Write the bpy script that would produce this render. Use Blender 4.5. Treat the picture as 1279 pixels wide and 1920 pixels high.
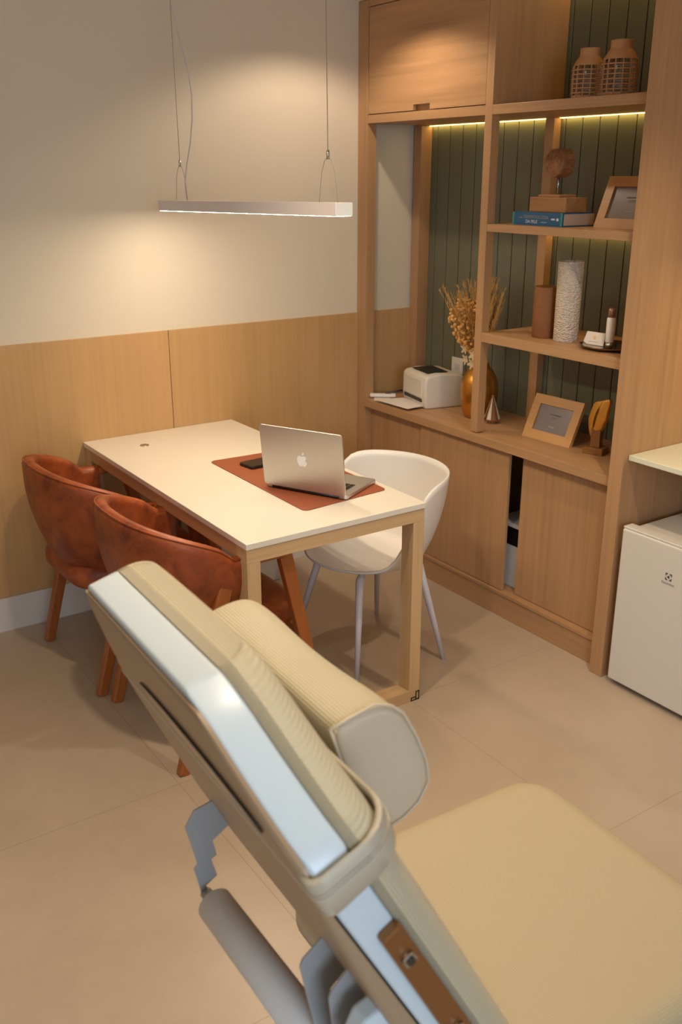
import bpy, bmesh, math, random
from mathutils import Vector, Matrix
for o in list(bpy.data.objects): bpy.data.objects.remove(o)
S = bpy.context.scene
COL = S.collection
PI = math.pi
R = math.radians
random.seed(7)

# ------------------------------------------------------------------ camera
cd = bpy.data.cameras.new('camera'); cam = bpy.data.objects.new('camera', cd); COL.objects.link(cam)
cd.sensor_fit = 'VERTICAL'; cd.sensor_height = 36.0; cd.lens = 1769.3/1920*36
cam.location = (-2.6056, -3.6969, 1.7817)
cam.rotation_euler = (PI/2-0.3434, 0, -0.5974)
cd.clip_start = 0.05
cd.dof.use_dof = True; cd.dof.focus_distance = 2.75; cd.dof.aperture_fstop = 6.3
S.camera = cam

# ------------------------------------------------------------------ world, lights, exposure
S.view_settings.view_transform = 'Standard'; S.view_settings.look = 'None'
S.view_settings.exposure = 0.38; S.view_settings.gamma = 1.0; S.view_settings.use_curve_mapping = False
W = bpy.data.worlds.new('world'); S.world = W; W.use_nodes = True
W.node_tree.nodes['Background'].inputs[0].default_value = (1.0, 0.87, 0.74, 1)
W.node_tree.nodes['Background'].inputs[1].default_value = 0.36

def light(kind, name, loc, energy, color, target=None, **kw):
    l = bpy.data.lights.new(name, kind); l.energy = energy; l.color = color
    for k, v in kw.items(): setattr(l, k, v)
    o = bpy.data.objects.new(name, l); COL.objects.link(o); o.location = loc
    if target is not None:
        o.rotation_euler = (Vector(target)-Vector(loc)).to_track_quat('-Z', 'Y').to_euler()
    return o
WARM = (1.0, 0.80, 0.58)
# recessed ceiling downlights
light('SPOT', 'downlight', (-0.36, -0.50, 2.465), 15, WARM, (-0.36, -0.50, 0), spot_size=R(139), spot_blend=0.4, shadow_soft_size=0.025)
light('SPOT', 'downlight', (-1.65, -1.75, 2.465), 44, WARM, (-1.65, -1.75, 0), spot_size=R(120), spot_blend=0.5, shadow_soft_size=0.04)
light('SPOT', 'downlight', (-0.62, -2.35, 2.465), 44, WARM, (-0.62, -2.35, 0), spot_size=R(125), spot_blend=0.5, shadow_soft_size=0.04)
light('SPOT', 'downlight', (-2.15, -2.75, 2.465), 30, WARM, (-1.55, -3.20, 0), spot_size=R(120), spot_blend=0.5, shadow_soft_size=0.05)
# daylight from the window behind the camera, to the left
light('AREA', 'window_daylight', (-2.9, -6.2, 1.9), 52, (0.62, 0.80, 1.0), (-1.9, -2.7, 0.9), shape='RECTANGLE', size=1.6, size_y=1.5)
# warm under-cabinet light over the worktop
light('AREA', 'worktop_light', (0.36, -2.25, 1.53), 2.2, (1.0, 0.80, 0.42), (0.36, -2.25, 0), shape='RECTANGLE', size=0.05, size_y=0.7)

# ------------------------------------------------------------------ materials
def mat(name, base, rough=0.5, metal=0.0, spec=None, **kw):
    m = bpy.data.materials.new(name); m.use_nodes = True
    b = m.node_tree.nodes['Principled BSDF']
    b.inputs['Base Color'].default_value = (*base, 1); b.inputs['Roughness'].default_value = rough
    b.inputs['Metallic'].default_value = metal
    if spec is not None: b.inputs['Specular IOR Level'].default_value = spec
    for k, v in kw.items(): b.inputs[k].default_value = v
    return m
def NN(m, t, **kw):
    n = m.node_tree.nodes.new(t)
    for k, v in kw.items(): setattr(n, k, v)
    return n
def LK(m, a, b): m.node_tree.links.new(a, b)
def BS(m): return m.node_tree.nodes['Principled BSDF']
def tex(m, kind='Object', scale=(1, 1, 1), rot=(0, 0, 0)):
    c = NN(m, 'ShaderNodeTexCoord'); p = NN(m, 'ShaderNodeMapping')
    p.inputs['Scale'].default_value = scale; p.inputs['Rotation'].default_value = rot
    LK(m, c.outputs[kind], p.inputs[0]); return p.outputs[0]
def ramp(m, fac, stops):
    r = NN(m, 'ShaderNodeValToRGB'); e = r.color_ramp.elements
    e[0].position = stops[0][0]; e[0].color = (*stops[0][1], 1)
    e[1].position = stops[-1][0]; e[1].color = (*stops[-1][1], 1)
    for p, c in stops[1:-1]:
        x = e.new(p); x.color = (*c, 1)
    LK(m, fac, r.inputs[0]); return r.outputs[0]
def noise(m, vec, scale, detail=3, rough=0.55, dist=0):
    n = NN(m, 'ShaderNodeTexNoise'); n.inputs['Scale'].default_value = scale
    n.inputs['Detail'].default_value = detail; n.inputs['Roughness'].default_value = rough
    n.inputs['Distortion'].default_value = dist
    LK(m, vec, n.inputs['Vector']); return n.outputs['Fac']
def bump(m, h, strength=0.2, dist=0.002):
    b = NN(m, 'ShaderNodeBump'); b.inputs['Strength'].default_value = strength
    b.inputs['Distance'].default_value = dist
    LK(m, h, b.inputs['Height']); LK(m, b.outputs[0], BS(m).inputs['Normal'])
def scl(c, k): return tuple(x*k for x in c)

def wood(name, base, axis='z', contrast=0.16, rough=0.42, fine=1.0):
    m = mat(name, base, rough)
    sc = {'z': (60*fine, 60*fine, 1.6), 'y': (60*fine, 1.6, 60*fine), 'x': (1.6, 60*fine, 60*fine)}[axis]
    n1 = noise(m, tex(m, 'Object', sc), 1.0, 4, 0.6, 0.3)
    sc2 = {'z': (7, 7, .5), 'y': (7, .5, 7), 'x': (.5, 7, 7)}[axis]
    n2 = noise(m, tex(m, 'Object', sc2), 1.0, 3, 0.5, 0.8)
    mx = NN(m, 'ShaderNodeMath', operation='MULTIPLY_ADD'); LK(m, n1, mx.inputs[0]); mx.inputs[1].default_value = 0.6
    m2 = NN(m, 'ShaderNodeMath', operation='MULTIPLY'); LK(m, n2, m2.inputs[0]); m2.inputs[1].default_value = 0.4
    LK(m, m2.outputs[0], mx.inputs[2])
    c = ramp(m, mx.outputs[0], [(0.34, scl(base, 1-contrast)), (0.5, base), (0.66, scl(base, 1+contrast*0.7))])
    LK(m, c, BS(m).inputs['Base Color']); bump(m, n1, 0.12, 0.001)
    return m
OAK = (0.445, 0.25, 0.120)
OAKW = (0.52, 0.31, 0.135)
M = {}
M['oak_v'] = wood('oak vertical grain', OAK, 'z')
M['oak_h'] = wood('oak horizontal grain', OAK, 'y')
M['oak_x'] = wood('oak cross grain', OAK, 'x')
M['flap'] = wood('oak flap broad grain', OAK, 'y', 0.24, 0.42, 0.5)
M['wains'] = wood('oak wall panel', OAKW, 'z', 0.10, 0.38)
M['ash_v'] = wood('pale ash vertical', (0.56, 0.37, 0.19), 'z', 0.14)
M['ash_x'] = wood('pale ash crosswise', (0.56, 0.37, 0.19), 'x', 0.14)
M['ash_y'] = wood('pale ash lengthwise', (0.50, 0.30, 0.15), 'y', 0.14)
M['frame_wood'] = wood('picture frame oak', (0.52, 0.27, 0.09), 'y', 0.15)
M['rough_wood'] = wood('rough wood block', (0.42, 0.20, 0.075), 'y', 0.3, 0.6, 0.6)
M['chair_wood'] = wood('orange stained chair wood', (0.32, 0.095, 0.018), 'z', 0.15, 0.35)
M['dark_wood'] = wood('brown statue base', (0.23, 0.095, 0.025), 'y', 0.2, 0.4)

M['wall'] = mat('cream wall paint', (0.68, 0.60, 0.48), 0.85)
bump(M['wall'], noise(M['wall'], tex(M['wall']), 180, 2), 0.05, 0.001)
M['ceil'] = mat('white ceiling paint', (0.80, 0.76, 0.68), 0.9)
M['base'] = mat('white baseboard', (0.66, 0.62, 0.58), 0.35)
M['green'] = mat('sage green lacquer', (0.150, 0.152, 0.098), 0.5)
M['white_lacq'] = mat('warm white lacquer top', (0.73, 0.68, 0.59), 0.22)
M['white_lacq'].node_tree.nodes['Principled BSDF'].inputs['Coat Weight'].default_value = 0.3
M['white_slab'] = mat('white worktop slab', (0.72, 0.72, 0.58), 0.3)
M['white_plastic'] = mat('white moulded plastic', (0.74, 0.70, 0.66), 0.38)
M['white_metal'] = mat('white powder coated metal', (0.62, 0.58, 0.60), 0.35)
M['white_shell'] = mat('glossy white chair shell', (0.60, 0.70, 0.755), 0.28)
M['fridge'] = mat('white fridge enamel', (0.66, 0.62, 0.57), 0.35)
M['printer'] = mat('white printer plastic', (0.68, 0.62, 0.54), 0.45)
M['black'] = mat('black plastic', (0.008, 0.008, 0.008), 0.3)
M['dark_slot'] = mat('dark chrome reflection', (0.10, 0.10, 0.09), 0.08, 0.9)
M['dark_gap'] = mat('dark recess', (0.012, 0.010, 0.008), 0.6)
M['grey'] = mat('grey bracket plastic', (0.34, 0.34, 0.34), 0.4)
M['steel'] = mat('brushed steel', (0.55, 0.55, 0.55), 0.25, 1.0)
M['alu'] = mat('silver aluminium lid', (0.57, 0.54, 0.50), 0.38, 0.85)
M['logo'] = mat('pale logo', (0.85, 0.85, 0.85), 0.3)
M['screen'] = mat('dark glass screen', (0.01, 0.01, 0.012), 0.08)
M['paper'] = mat('white paper', (0.74, 0.68, 0.62), 0.8)
M['photo'] = mat('grey insert card', (0.20, 0.16, 0.15), 0.25)
M['text_dark'] = mat('dark print', (0.05, 0.04, 0.04), 0.6)
M['text_grey'] = mat('grey print', (0.32, 0.30, 0.30), 0.6)
M['text_white'] = mat('white print', (0.70, 0.70, 0.70), 0.6)
M['text_pink'] = mat('pink print', (0.45, 0.22, 0.40), 0.6)
M['book_blue'] = mat('blue book cover', (0.010, 0.105, 0.24), 0.35)
M['book_teal'] = mat('teal cover edge', (0.03, 0.26, 0.24), 0.35)
M['pages'] = mat('book pages', (0.52, 0.38, 0.28), 0.8)
M['gold_sun'] = mat('gold emblem', (0.75, 0.50, 0.08), 0.4)
M['copper'] = mat('rose gold cap', (0.40, 0.24, 0.18), 0.25, 0.8)
M['bronze'] = mat('bronze bar', (0.30, 0.135, 0.045), 0.36, 0.65)
M['tray'] = mat('bronze mirror tray', (0.16, 0.08, 0.025), 0.12, 0.8)
M['wicker'] = mat('woven rattan', (0.50, 0.245, 0.10), 0.6)
bump(M['wicker'], noise(M['wicker'], tex(M['wicker'], 'Object', (200, 200, 320)), 1, 2), 0.6, 0.002)
M['glass'] = mat('clear glass', (0.9, 0.92, 0.95), 0.04, 0, None, **{'Transmission Weight': 1.0, 'IOR': 1.35})
M['straw'] = mat('dried grass', (0.62, 0.37, 0.12), 0.8)
M['straw2'] = mat('dried golden flowers', (0.80, 0.44, 0.13), 0.8)
M['petal'] = mat('pale dried petals', (0.70, 0.55, 0.36), 0.7)
M['red_base'] = mat('fluted wood', (0.3, 0.12, 0.03), 0.6)
M['wire'] = mat('grey cable', (0.36, 0.30, 0.26), 0.5)
M['cord'] = mat('white power cord', (0.62, 0.56, 0.56), 0.5)
M['lampbody'] = mat('white lamp extrusion', (0.76, 0.69, 0.67), 0.4)
M['deco_white'] = mat('speckled white fabric', (0.66, 0.56, 0.44), 0.8)
M['carton'] = mat('white storage box', (0.62, 0.62, 0.64), 0.5)

def emis(name, col, st):
    m = mat(name, (0.8, 0.8, 0.8)); b = BS(m)
    b.inputs['Emission Color'].default_value = (*col, 1); b.inputs['Emission Strength'].default_value = st
    return m
M['led'] = emis('warm led diffuser', (1.0, 0.84, 0.60), 36)
M['strip'] = emis('warm led strip', (1.0, 0.66, 0.18), 8)

# floor: large beige porcelain tiles
m = M['floor'] = mat('beige porcelain tile', (0.42, 0.30, 0.20), 0.34)
v = tex(m); n = noise(m, v, 2.2, 5, 0.6, 0.4); n2 = noise(m, v, 14, 4, 0.6)
mx = NN(m, 'ShaderNodeMath', operation='MULTIPLY_ADD'); LK(m, n2, mx.inputs[0]); mx.inputs[1].default_value = 0.35; LK(m, n, mx.inputs[2])
c = ramp(m, mx.outputs[0], [(0.45, (0.43, 0.340, 0.248)), (0.7, (0.47, 0.375, 0.278)), (0.95, (0.505, 0.405, 0.302))])
sx = NN(m, 'ShaderNodeSeparateXYZ'); LK(m, v, sx.inputs[0])
def joint(out, off, size=0.9, wdt=0.0022):
    a = NN(m, 'ShaderNodeMath', operation='ADD'); LK(m, out, a.inputs[0]); a.inputs[1].default_value = off+90
    b = NN(m, 'ShaderNodeMath', operation='MODULO'); LK(m, a.outputs[0], b.inputs[0]); b.inputs[1].default_value = size
    d = NN(m, 'ShaderNodeMath', operation='LESS_THAN'); LK(m, b.outputs[0], d.inputs[0]); d.inputs[1].default_value = wdt
    return d.outputs[0]
jx = joint(sx.outputs['X'], 1.63); jy = joint(sx.outputs['Y'], 2.27)
jm = NN(m, 'ShaderNodeMath', operation='MAXIMUM'); LK(m, jx, jm.inputs[0]); LK(m, jy, jm.inputs[1])
mix = NN(m, 'ShaderNodeMix', data_type='RGBA'); LK(m, jm.outputs[0], mix.inputs[0]); LK(m, c, mix.inputs[6]); mix.inputs[7].default_value = (0.34, 0.26, 0.18, 1)
LK(m, mix.outputs[2], BS(m).inputs['Base Color'])

# orange leather / suede, mottled
m = M['leather'] = mat('mottled orange brown leather', (0.36, 0.075, 0.016), 0.42)
n = noise(m, tex(m, 'Object', (9, 9, 9)), 1, 5, 0.65, 0.6)
LK(m, ramp(m, n, [(0.3, (0.15, 0.026, 0.007)), (0.52, (0.30, 0.062, 0.013)), (0.75, (0.42, 0.105, 0.022))]), BS(m).inputs['Base Color'])
bump(m, noise(m, tex(m, 'Object', (60, 60, 60)), 1, 4), 0.25, 0.002)
m = M['padleather'] = mat('brown leather desk pad', (0.27, 0.070, 0.026), 0.5)
bump(m, noise(m, tex(m, 'Object', (300, 300, 300)), 1, 2), 0.2, 0.0006)

# cream perforated upholstery; UVs are in metres
def cream(name, base, rough=0.34, pitch=0.0065, st=0.5):
    m = mat(name, base, rough)
    uv = tex(m, 'UV', (2*PI/pitch,)*3, (0, 0, R(45)))
    s = NN(m, 'ShaderNodeSeparateXYZ'); LK(m, uv, s.inputs[0])
    a = NN(m, 'ShaderNodeMath', operation='SINE'); LK(m, s.outputs[0], a.inputs[0])
    b = NN(m, 'ShaderNodeMath', operation='SINE'); LK(m, s.outputs[1], b.inputs[0])
    p = NN(m, 'ShaderNodeMath', operation='MULTIPLY'); LK(m, a.outputs[0], p.inputs[0]); LK(m, b.outputs[0], p.inputs[1])
    bump(m, p.outputs[0], st, 0.0012)
    BS(m).inputs['Sheen Weight'].default_value = 0.15
    return m
M['cream'] = cream('cream perforated upholstery', (0.60, 0.53, 0.35), 0.34, 0.0060, 0.7)
M['cream_seat'] = cream('cream seat upholstery', (0.47, 0.385, 0.235), 0.42, 0.0055, 0.35)
M['cream_side'] = cream('cream side upholstery', (0.60, 0.50, 0.36), 0.4, 0.005, 0.3)
M['beige_shell'] = mat('beige lacquered back shell', (0.36, 0.25, 0.15), 0.38)
M['strap'] = mat('beige leather strap', (0.50, 0.44, 0.33), 0.45)
m = M['gold'] = mat('hammered gold', (0.62, 0.30, 0.055), 0.30, 0.9)
bump(m, noise(m, tex(m, 'Object', (60, 60, 60)), 1, 2), 0.35, 0.003)
m = M['goldleaf'] = mat('rough gold leaf', (0.75, 0.38, 0.07), 0.36, 0.6)
bump(m, noise(m, tex(m, 'Object', (90, 90, 90)), 1, 3), 0.6, 0.003)
m = M['tex_white'] = mat('white textured ceramic', (0.66, 0.56, 0.46), 0.7)
vn = NN(m, 'ShaderNodeTexVoronoi'); vn.inputs['Scale'].default_value = 95; LK(m, tex(m, 'Object', (1, 1, 1.9)), vn.inputs[0]); bump(m, vn.outputs['Distance'], 1.0, 0.006)
m = M['tex_brown'] = mat('brown textured ceramic', (0.25, 0.095, 0.028), 0.6)
bump(m, noise(m, tex(m, 'Object', (130, 130, 260)), 1, 3), 0.8, 0.004)
m = M['cutlog'] = mat('cut log face', (0.30, 0.13, 0.045), 0.7)
LK(m, ramp(m, noise(m, tex(m, 'Object', (14, 40, 40)), 1, 4, 0.6, 1.5), [(0.3, (0.12, 0.042, 0.012)), (0.7, (0.30, 0.13, 0.045))]), BS(m).inputs['Base Color'])

# ------------------------------------------------------------------ helpers
def link(name, bm, material, parent=None, smooth=False, world=True, angle=None):
    bmesh.ops.recalc_face_normals(bm, faces=bm.faces[:]) if not getattr(bm, '_keep', False) else None
    me = bpy.data.meshes.new(name)
    if parent is not None and world:
        off = Vector((0, 0, 0)); p = parent
        if p is not None and p.parent is not None: p = p.parent
        off = p.location if p is not None else off
        bmesh.ops.translate(bm, verts=bm.verts[:], vec=-off)
    bm.to_mesh(me); bm.free()
    for mm in (material if isinstance(material, (list, tuple)) else [material]): me.materials.append(mm)
    if smooth:
        for p in me.polygons: p.use_smooth = True
    if angle is not None:
        try: me.set_sharp_from_angle(angle=R(angle))
        except Exception: pass
    o = bpy.data.objects.new(name, me); COL.objects.link(o)
    if parent is not None: o.parent = parent
    return o
def tag(o, label, cat, group=None):
    o['label'] = label; o['category'] = cat
    if group: o['group'] = group
    return o
def thing(name, label, cat, loc=(0, 0, 0), rz=0, group=None):
    o = bpy.data.objects.new(name, None); COL.objects.link(o); o.empty_display_size = 0.05
    o.location = loc; o.rotation_euler = (0, 0, rz)
    return tag(o, label, cat, group)
def struct(name, bm, material, **kw):
    o = link(name, bm, material, **kw); o['kind'] = 'structure'; return o
def NB(): return bmesh.new()
def box(bm, a, b, bev=0, seg=2, mi=0):
    x0, x1 = sorted((a[0], b[0])); y0, y1 = sorted((a[1], b[1])); z0, z1 = sorted((a[2], b[2]))
    r = bmesh.ops.create_cube(bm, size=1)
    for v in r['verts']:
        v.co = Vector(((x0+x1)/2+v.co.x*(x1-x0), (y0+y1)/2+v.co.y*(y1-y0), (z0+z1)/2+v.co.z*(z1-z0)))
    fs = list({f for v in r['verts'] for f in v.link_faces})
    for f in fs: f.material_index = mi
    if bev:
        es = list({e for v in r['verts'] for e in v.link_edges})
        bmesh.ops.bevel(bm, geom=es, offset=bev, segments=seg, affect='EDGES', profile=0.5)
    return bm
def B(a, b, bev=0.0015, seg=2): return box(NB(), a, b, bev, seg)
def frame_of(d):
    d = d.normalized(); u = Vector((0, 0, 1)) if abs(d.z) < 0.9 else Vector((1, 0, 0))
    a = d.cross(u).normalized(); return a, d.cross(a).normalized()
def tube(bm, pts, rad, seg=8, mi=0, caps=True):
    pts = [Vector(p) for p in pts]; n = len(pts)
    rads = rad if isinstance(rad, (list, tuple)) else [rad]*n
    rings = []; pa = None
    for i, p in enumerate(pts):
        d = (pts[min(i+1, n-1)]-pts[max(i-1, 0)])
        if d.length < 1e-9: d = Vector((0, 0, 1))
        a, b = frame_of(d)
        if pa is not None:
            a = (pa-d.normalized()*pa.dot(d.normalized())).normalized(); b = d.normalized().cross(a)
        pa = a
        rings.append([bm.verts.new(p+(a*math.cos(2*PI*k/seg)+b*math.sin(2*PI*k/seg))*rads[i]) for k in range(seg)])
    for i in range(n-1):
        for k in range(seg):
            f = bm.faces.new((rings[i][k], rings[i][(k+1) % seg], rings[i+1][(k+1) % seg], rings[i+1][k])); f.material_index = mi; f.smooth = True
    if caps:
        for rr in (rings[0], rings[-1]):
            try: f = bm.faces.new(rr); f.material_index = mi
            except Exception: pass
    return bm
def sqbar(bm, p, q, w, h, side=(0, 1, 0), w2=None, bev=0):
    """rectangular bar from p to q; w across 'side', h across the other"""
    p = Vector(p); q = Vector(q); d = (q-p).normalized(); s = Vector(side); s = (s-d*s.dot(d)).normalized(); t = d.cross(s)
    w2 = w2 or (w, h)
    vs = []
    for c, (ww, hh) in ((p, (w, h)), (q, w2)):
        vs += [bm.verts.new(c+s*ww/2*i+t*hh/2*j) for i, j in ((-1, -1), (1, -1), (1, 1), (-1, 1))]
    fs = [(0, 1, 2, 3), (4, 5, 6, 7), (0, 1, 5, 4), (1, 2, 6, 5), (2, 3, 7, 6), (3, 0, 4, 7)]
    F = [bm.faces.new([vs[k] for k in f]) for f in fs]
    if bev:
        es = list({e for f in F for e in f.edges}); bmesh.ops.bevel(bm, geom=es, offset=bev, segments=2, affect='EDGES', profile=0.5)
    return bm
def lathe(bm, prof, c=(0, 0, 0), seg=32, mi=0, sx=1, sy=1):
    c = Vector(c); rings = []
    for r, z in prof:
        if r < 1e-6: rings.append([bm.verts.new(c+Vector((0, 0, z)))])
        else: rings.append([bm.verts.new(c+Vector((r*sx*math.cos(2*PI*k/seg), r*sy*math.sin(2*PI*k/seg), z))) for k in range(seg)])
    for a, b in zip(rings, rings[1:]):
        for k in range(seg):
            k2 = (k+1) % seg
            vs = [a[0] if len(a) == 1 else a[k], a[0] if len(a) == 1 else a[k2], b[0] if len(b) == 1 else b[k2], b[0] if len(b) == 1 else b[k]]
            vs = list(dict.fromkeys(vs))
            if len(vs) > 2:
                f = bm.faces.new(vs); f.material_index = mi; f.smooth = True
    return bm
def prism(bm, pts, vec, mi=0):
    a = [bm.verts.new(Vector(p)) for p in pts]; b = [bm.verts.new(Vector(p)+Vector(vec)) for p in pts]
    n = len(pts)
    fs = [bm.faces.new(a), bm.faces.new(b)]
    for k in range(n): fs.append(bm.faces.new((a[k], a[(k+1) % n], b[(k+1) % n], b[k])))
    for f in fs: f.material_index = mi
    return bm
def grid(bm, fn, nu, nv, closed=False, uv=None, mi=0):
    vs = [[bm.verts.new(fn(i/nu, j/nv)) for j in range(nv+1)] for i in range(nu if closed else nu+1)]
    L = bm.loops.layers.uv.verify() if uv else None
    for i in range(nu):
        for j in range(nv):
            i2 = (i+1) % nu if closed else i+1
            f = bm.faces.new((vs[i][j], vs[i2][j], vs[i2][j+1], vs[i][j+1])); f.smooth = True; f.material_index = mi
            if uv:
                for l, (a, b) in zip(f.loops, ((i/nu, j/nv), ((i+1)/nu, j/nv), ((i+1)/nu, (j+1)/nv), (i/nu, (j+1)/nv))): l[L].uv = uv(a, b)
    return vs
def text(name, s, size, mtx, material, parent, depth=0.0006, off=True, sx=1.0):
    cu = bpy.data.curves.new(name, 'FONT'); cu.body = s; cu.size = size; cu.extrude = depth; cu.align_x = 'CENTER'; cu.align_y = 'CENTER'; cu.resolution_u = 3
    t = bpy.data.objects.new(name+'_tmp', cu); COL.objects.link(t)
    dg = bpy.context.evaluated_depsgraph_get(); me = bpy.data.meshes.new_from_object(t.evaluated_get(dg))
    bpy.data.objects.remove(t); me.transform(mtx @ Matrix.Diagonal((sx, 1, 1, 1)))
    root = parent.parent if parent.parent else parent
    if off: me.transform(Matrix.Translation(-root.location))
    me.materials.clear(); me.materials.append(material)
    o = bpy.data.objects.new(name, me); COL.objects.link(o); o.parent = parent; return o
def axes(origin, xdir, ydir):
    x = Vector(xdir).normalized(); y = Vector(ydir); y = (y-x*y.dot(x)).normalized(); z = x.cross(y)
    m = Matrix((x, y, z)).transposed().to_4x4(); m.translation = Vector(origin); return m
def tile_bevel(o, w=0.002, seg=2):
    b = o.modifiers.new('bevel', 'BEVEL'); b.width = w; b.segments = seg; b.limit_method = 'ANGLE'; b.angle_limit = R(40); return o

# ------------------------------------------------------------------ the room
struct('floor', B((-6, -7, -0.05), (1.0, 0.02, 0), 0), M['floor'])
struct('ceiling', B((-6, -7, 2.476), (1.0, 0.1, 2.55), 0), M['ceil'])
struct('wall_back', B((-6, 0, -0.02), (0.9, 0.12, 2.476), 0), M['wall'])
bm = NB(); box(bm, (-6, -0.012, 0.148), (-0.9735, 0, 1.169), 0.001); box(bm, (-0.9705, -0.012, 0.148), (-0.001, 0, 1.169), 0.001)
box(bm, (-0.9735, -0.004, 0.148), (-0.9705, 0, 1.169))
struct('trim_1', bm, M['wains'])
struct('baseboard_back', B((-6, -0.012, 0.0), (-0.001, 0, 0.147), 0.001), M['base'])
struct('trim_2', B((0.001, -0.012, 0.765), (0.372, 0, 1.169), 0.001), M['wains'])
# tongue-and-groove green panelling behind the shelves
bm = NB(); box(bm, (0.384, -1.60, 0.0), (0.42, 0, 2.476))
y = -0.972+0.0866*12
while y > -1.60:
    y0 = min(-0.001, y); y1 = max(-1.598, y-0.0866)
    if y0 > y1+0.01: box(bm, (0.374, y0-0.0022, 0.745), (0.386, y1+0.0022, 2.474), 0.0015, 1)
    y -= 0.0866
struct('wall_right', bm, M['green'])
struct('wall_niche', B((0.6205, -7, 0), (0.70, -1.55, 2.476), 0), M['oak_v'])

# ------------------------------------------------------------------ built-in shelving unit
U = thing('shelving_unit', 'tall built-in oak shelving unit with open shelves, flap cabinet above and sliding doors below', 'shelving unit', (0.18, -0.83, 0))
def up(name, a, b, mm='oak_v', bev=0.0012, label=None):
    o = link(name, B(a, b, bev), M[mm], U)
    if label: o['label'] = label
    return o
YP0, YP1 = -0.828, -0.868
up('side_post', (0, -0.002, 0), (0.05, -0.072, 2.474))
up('front_post', (0, YP0, 0.772), (0.04, YP1, 2.474))
up('rear_post', (0.31, -0.0125, 0.7685), (0.373, -0.066, 1.9915))
up('rear_post', (0.335, -0.815, 0.7685), (0.373, -0.862, 1.9915))
up('side_panel', (-0.035, -1.598, 0), (0.62, -1.655, 2.474), label='thick oak panel beside the fridge')
up('countertop', (-0.012, -0.0735, 0.732), (0.373, -1.597, 0.768), 'oak_h')
up('shelf', (0.001, -0.074, 1.992), (0.373, -1.5975, 2.026), 'oak_h')
up('shelf', (0.001, YP1, 1.574), (0.373, -1.5975, 1.602), 'oak_h')
up('shelf', (0.001, YP1, 1.148), (0.373, -1.5975, 1.186), 'oak_h')
up('cabinet_side', (0.041, YP0-0.005, 2.0275), (0.373, YP1+0.002, 2.474), 'oak_v')
up('top_rail', (0.002, -0.073, 2.448), (0.036, YP0+0.001, 2.474), 'oak_h')
# flap door with finger notch
bm = NB(); yA, yB = -0.076, YP0+0.004
prism(bm, [(0.003, yA, 2.03), (0.003, -0.388, 2.03), (0.003, -0.388, 2.052), (0.003, -0.495, 2.052), (0.003, -0.495, 2.03), (0.003, yB, 2.03), (0.003, yB, 2.445), (0.003, yA, 2.445)], (0.018, 0, 0))
flap = link('flap_door', bm, M['flap'], U); flap['label'] = 'closed oak flap with a finger notch'
up('cabinet_back', (0.026, yA, 2.028), (0.034, yB, 2.447), 'oak_x')
# sliding doors
up('sliding_door', (0.040, -0.074, 0.118), (0.056, -0.50, 0.730))
up('sliding_door', (0.018, -0.480, 0.118), (0.034, -1.050, 0.728))
up('sliding_door', (0.040, -1.107, 0.118), (0.056, -1.5975, 0.730))
up('plinth', (0.012, -0.073, 0.0), (0.30, -1.597, 0.100), 'oak_h')
up('door_track', (0.006, -0.073, 0.1005), (0.30, -1.597, 0.116), 'oak_h')
o = up('inner_panel', (0.30, -0.074, 0.117), (0.372, -1.597, 0.7315), 'oak_v')
bm = NB()
o = link('led_strip', B((0.355, -0.068, 1.9898), (0.371, -0.812, 1.9917), 0), M['strip'], U); o['label'] = 'glowing warm light strip under shelf'
link('led_strip', B((0.355, -0.870, 1.9898), (0.371, -1.597, 1.9917), 0), M['strip'], U)
link('led_strip', B((0.355, -0.870, 1.5718), (0.371, -1.597, 1.5737), 0), M['strip'], U)
link('led_strip', B((0.345, -0.872, 2.470), (0.357, -1.597, 2.474), 0), M['strip'], U)

# box seen through the door gap
t = thing('storage_box', 'white and black box glimpsed through the gap between the sliding doors', 'box', (0.17, -1.07, 0.117))
link('box_body', B((0.08, -0.93, 0.1175), (0.27, -1.22, 0.305)), M['carton'], t)
link('lid', B((0.078, -0.928, 0.306), (0.272, -1.222, 0.385)), M['black'], t)
link('rim', B((0.076, -0.926, 0.386), (0.274, -1.224, 0.402)), M['white_metal'], t)

# ------------------------------------------------------------------ niche: worktop and fridge
tag(link('worktop', B((-0.01, -1.6565, 0.847), (0.618, -2.75, 0.866), 0.002), M['white_slab']), 'white worktop slab fixed beside the tall oak panel above the small fridge', 'worktop')
t = thing('mini_fridge', 'small white fridge standing under the worktop at the right edge', 'fridge', (0.2, -1.93, 0))
link('body', B((0.012, -1.690, 0.03), (0.46, -2.160, 0.606), 0.008, 3), M['fridge'], t)
bm = NB()
prism(bm, [(-0.045, -1.692, 0.022), (0.008, -1.684, 0.022), (0.008, -2.168, 0.022), (-0.045, -2.160, 0.022)], (0, 0, 0.592))
dr = tile_bevel(link('door', bm, M['fridge'], t), 0.006, 3)
link('door_cap', B((-0.040, -1.690, 0.6145), (0.006, -2.162, 0.622), 0.003), M['fridge'], t)
for yy in (-1.73, -2.12): link('foot', lathe(NB(), [(0, 0), (0.018, 0), (0.018, 0.03), (0, 0.03)], (0.06, yy, 0.0), 14), M['black'], t)
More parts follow.
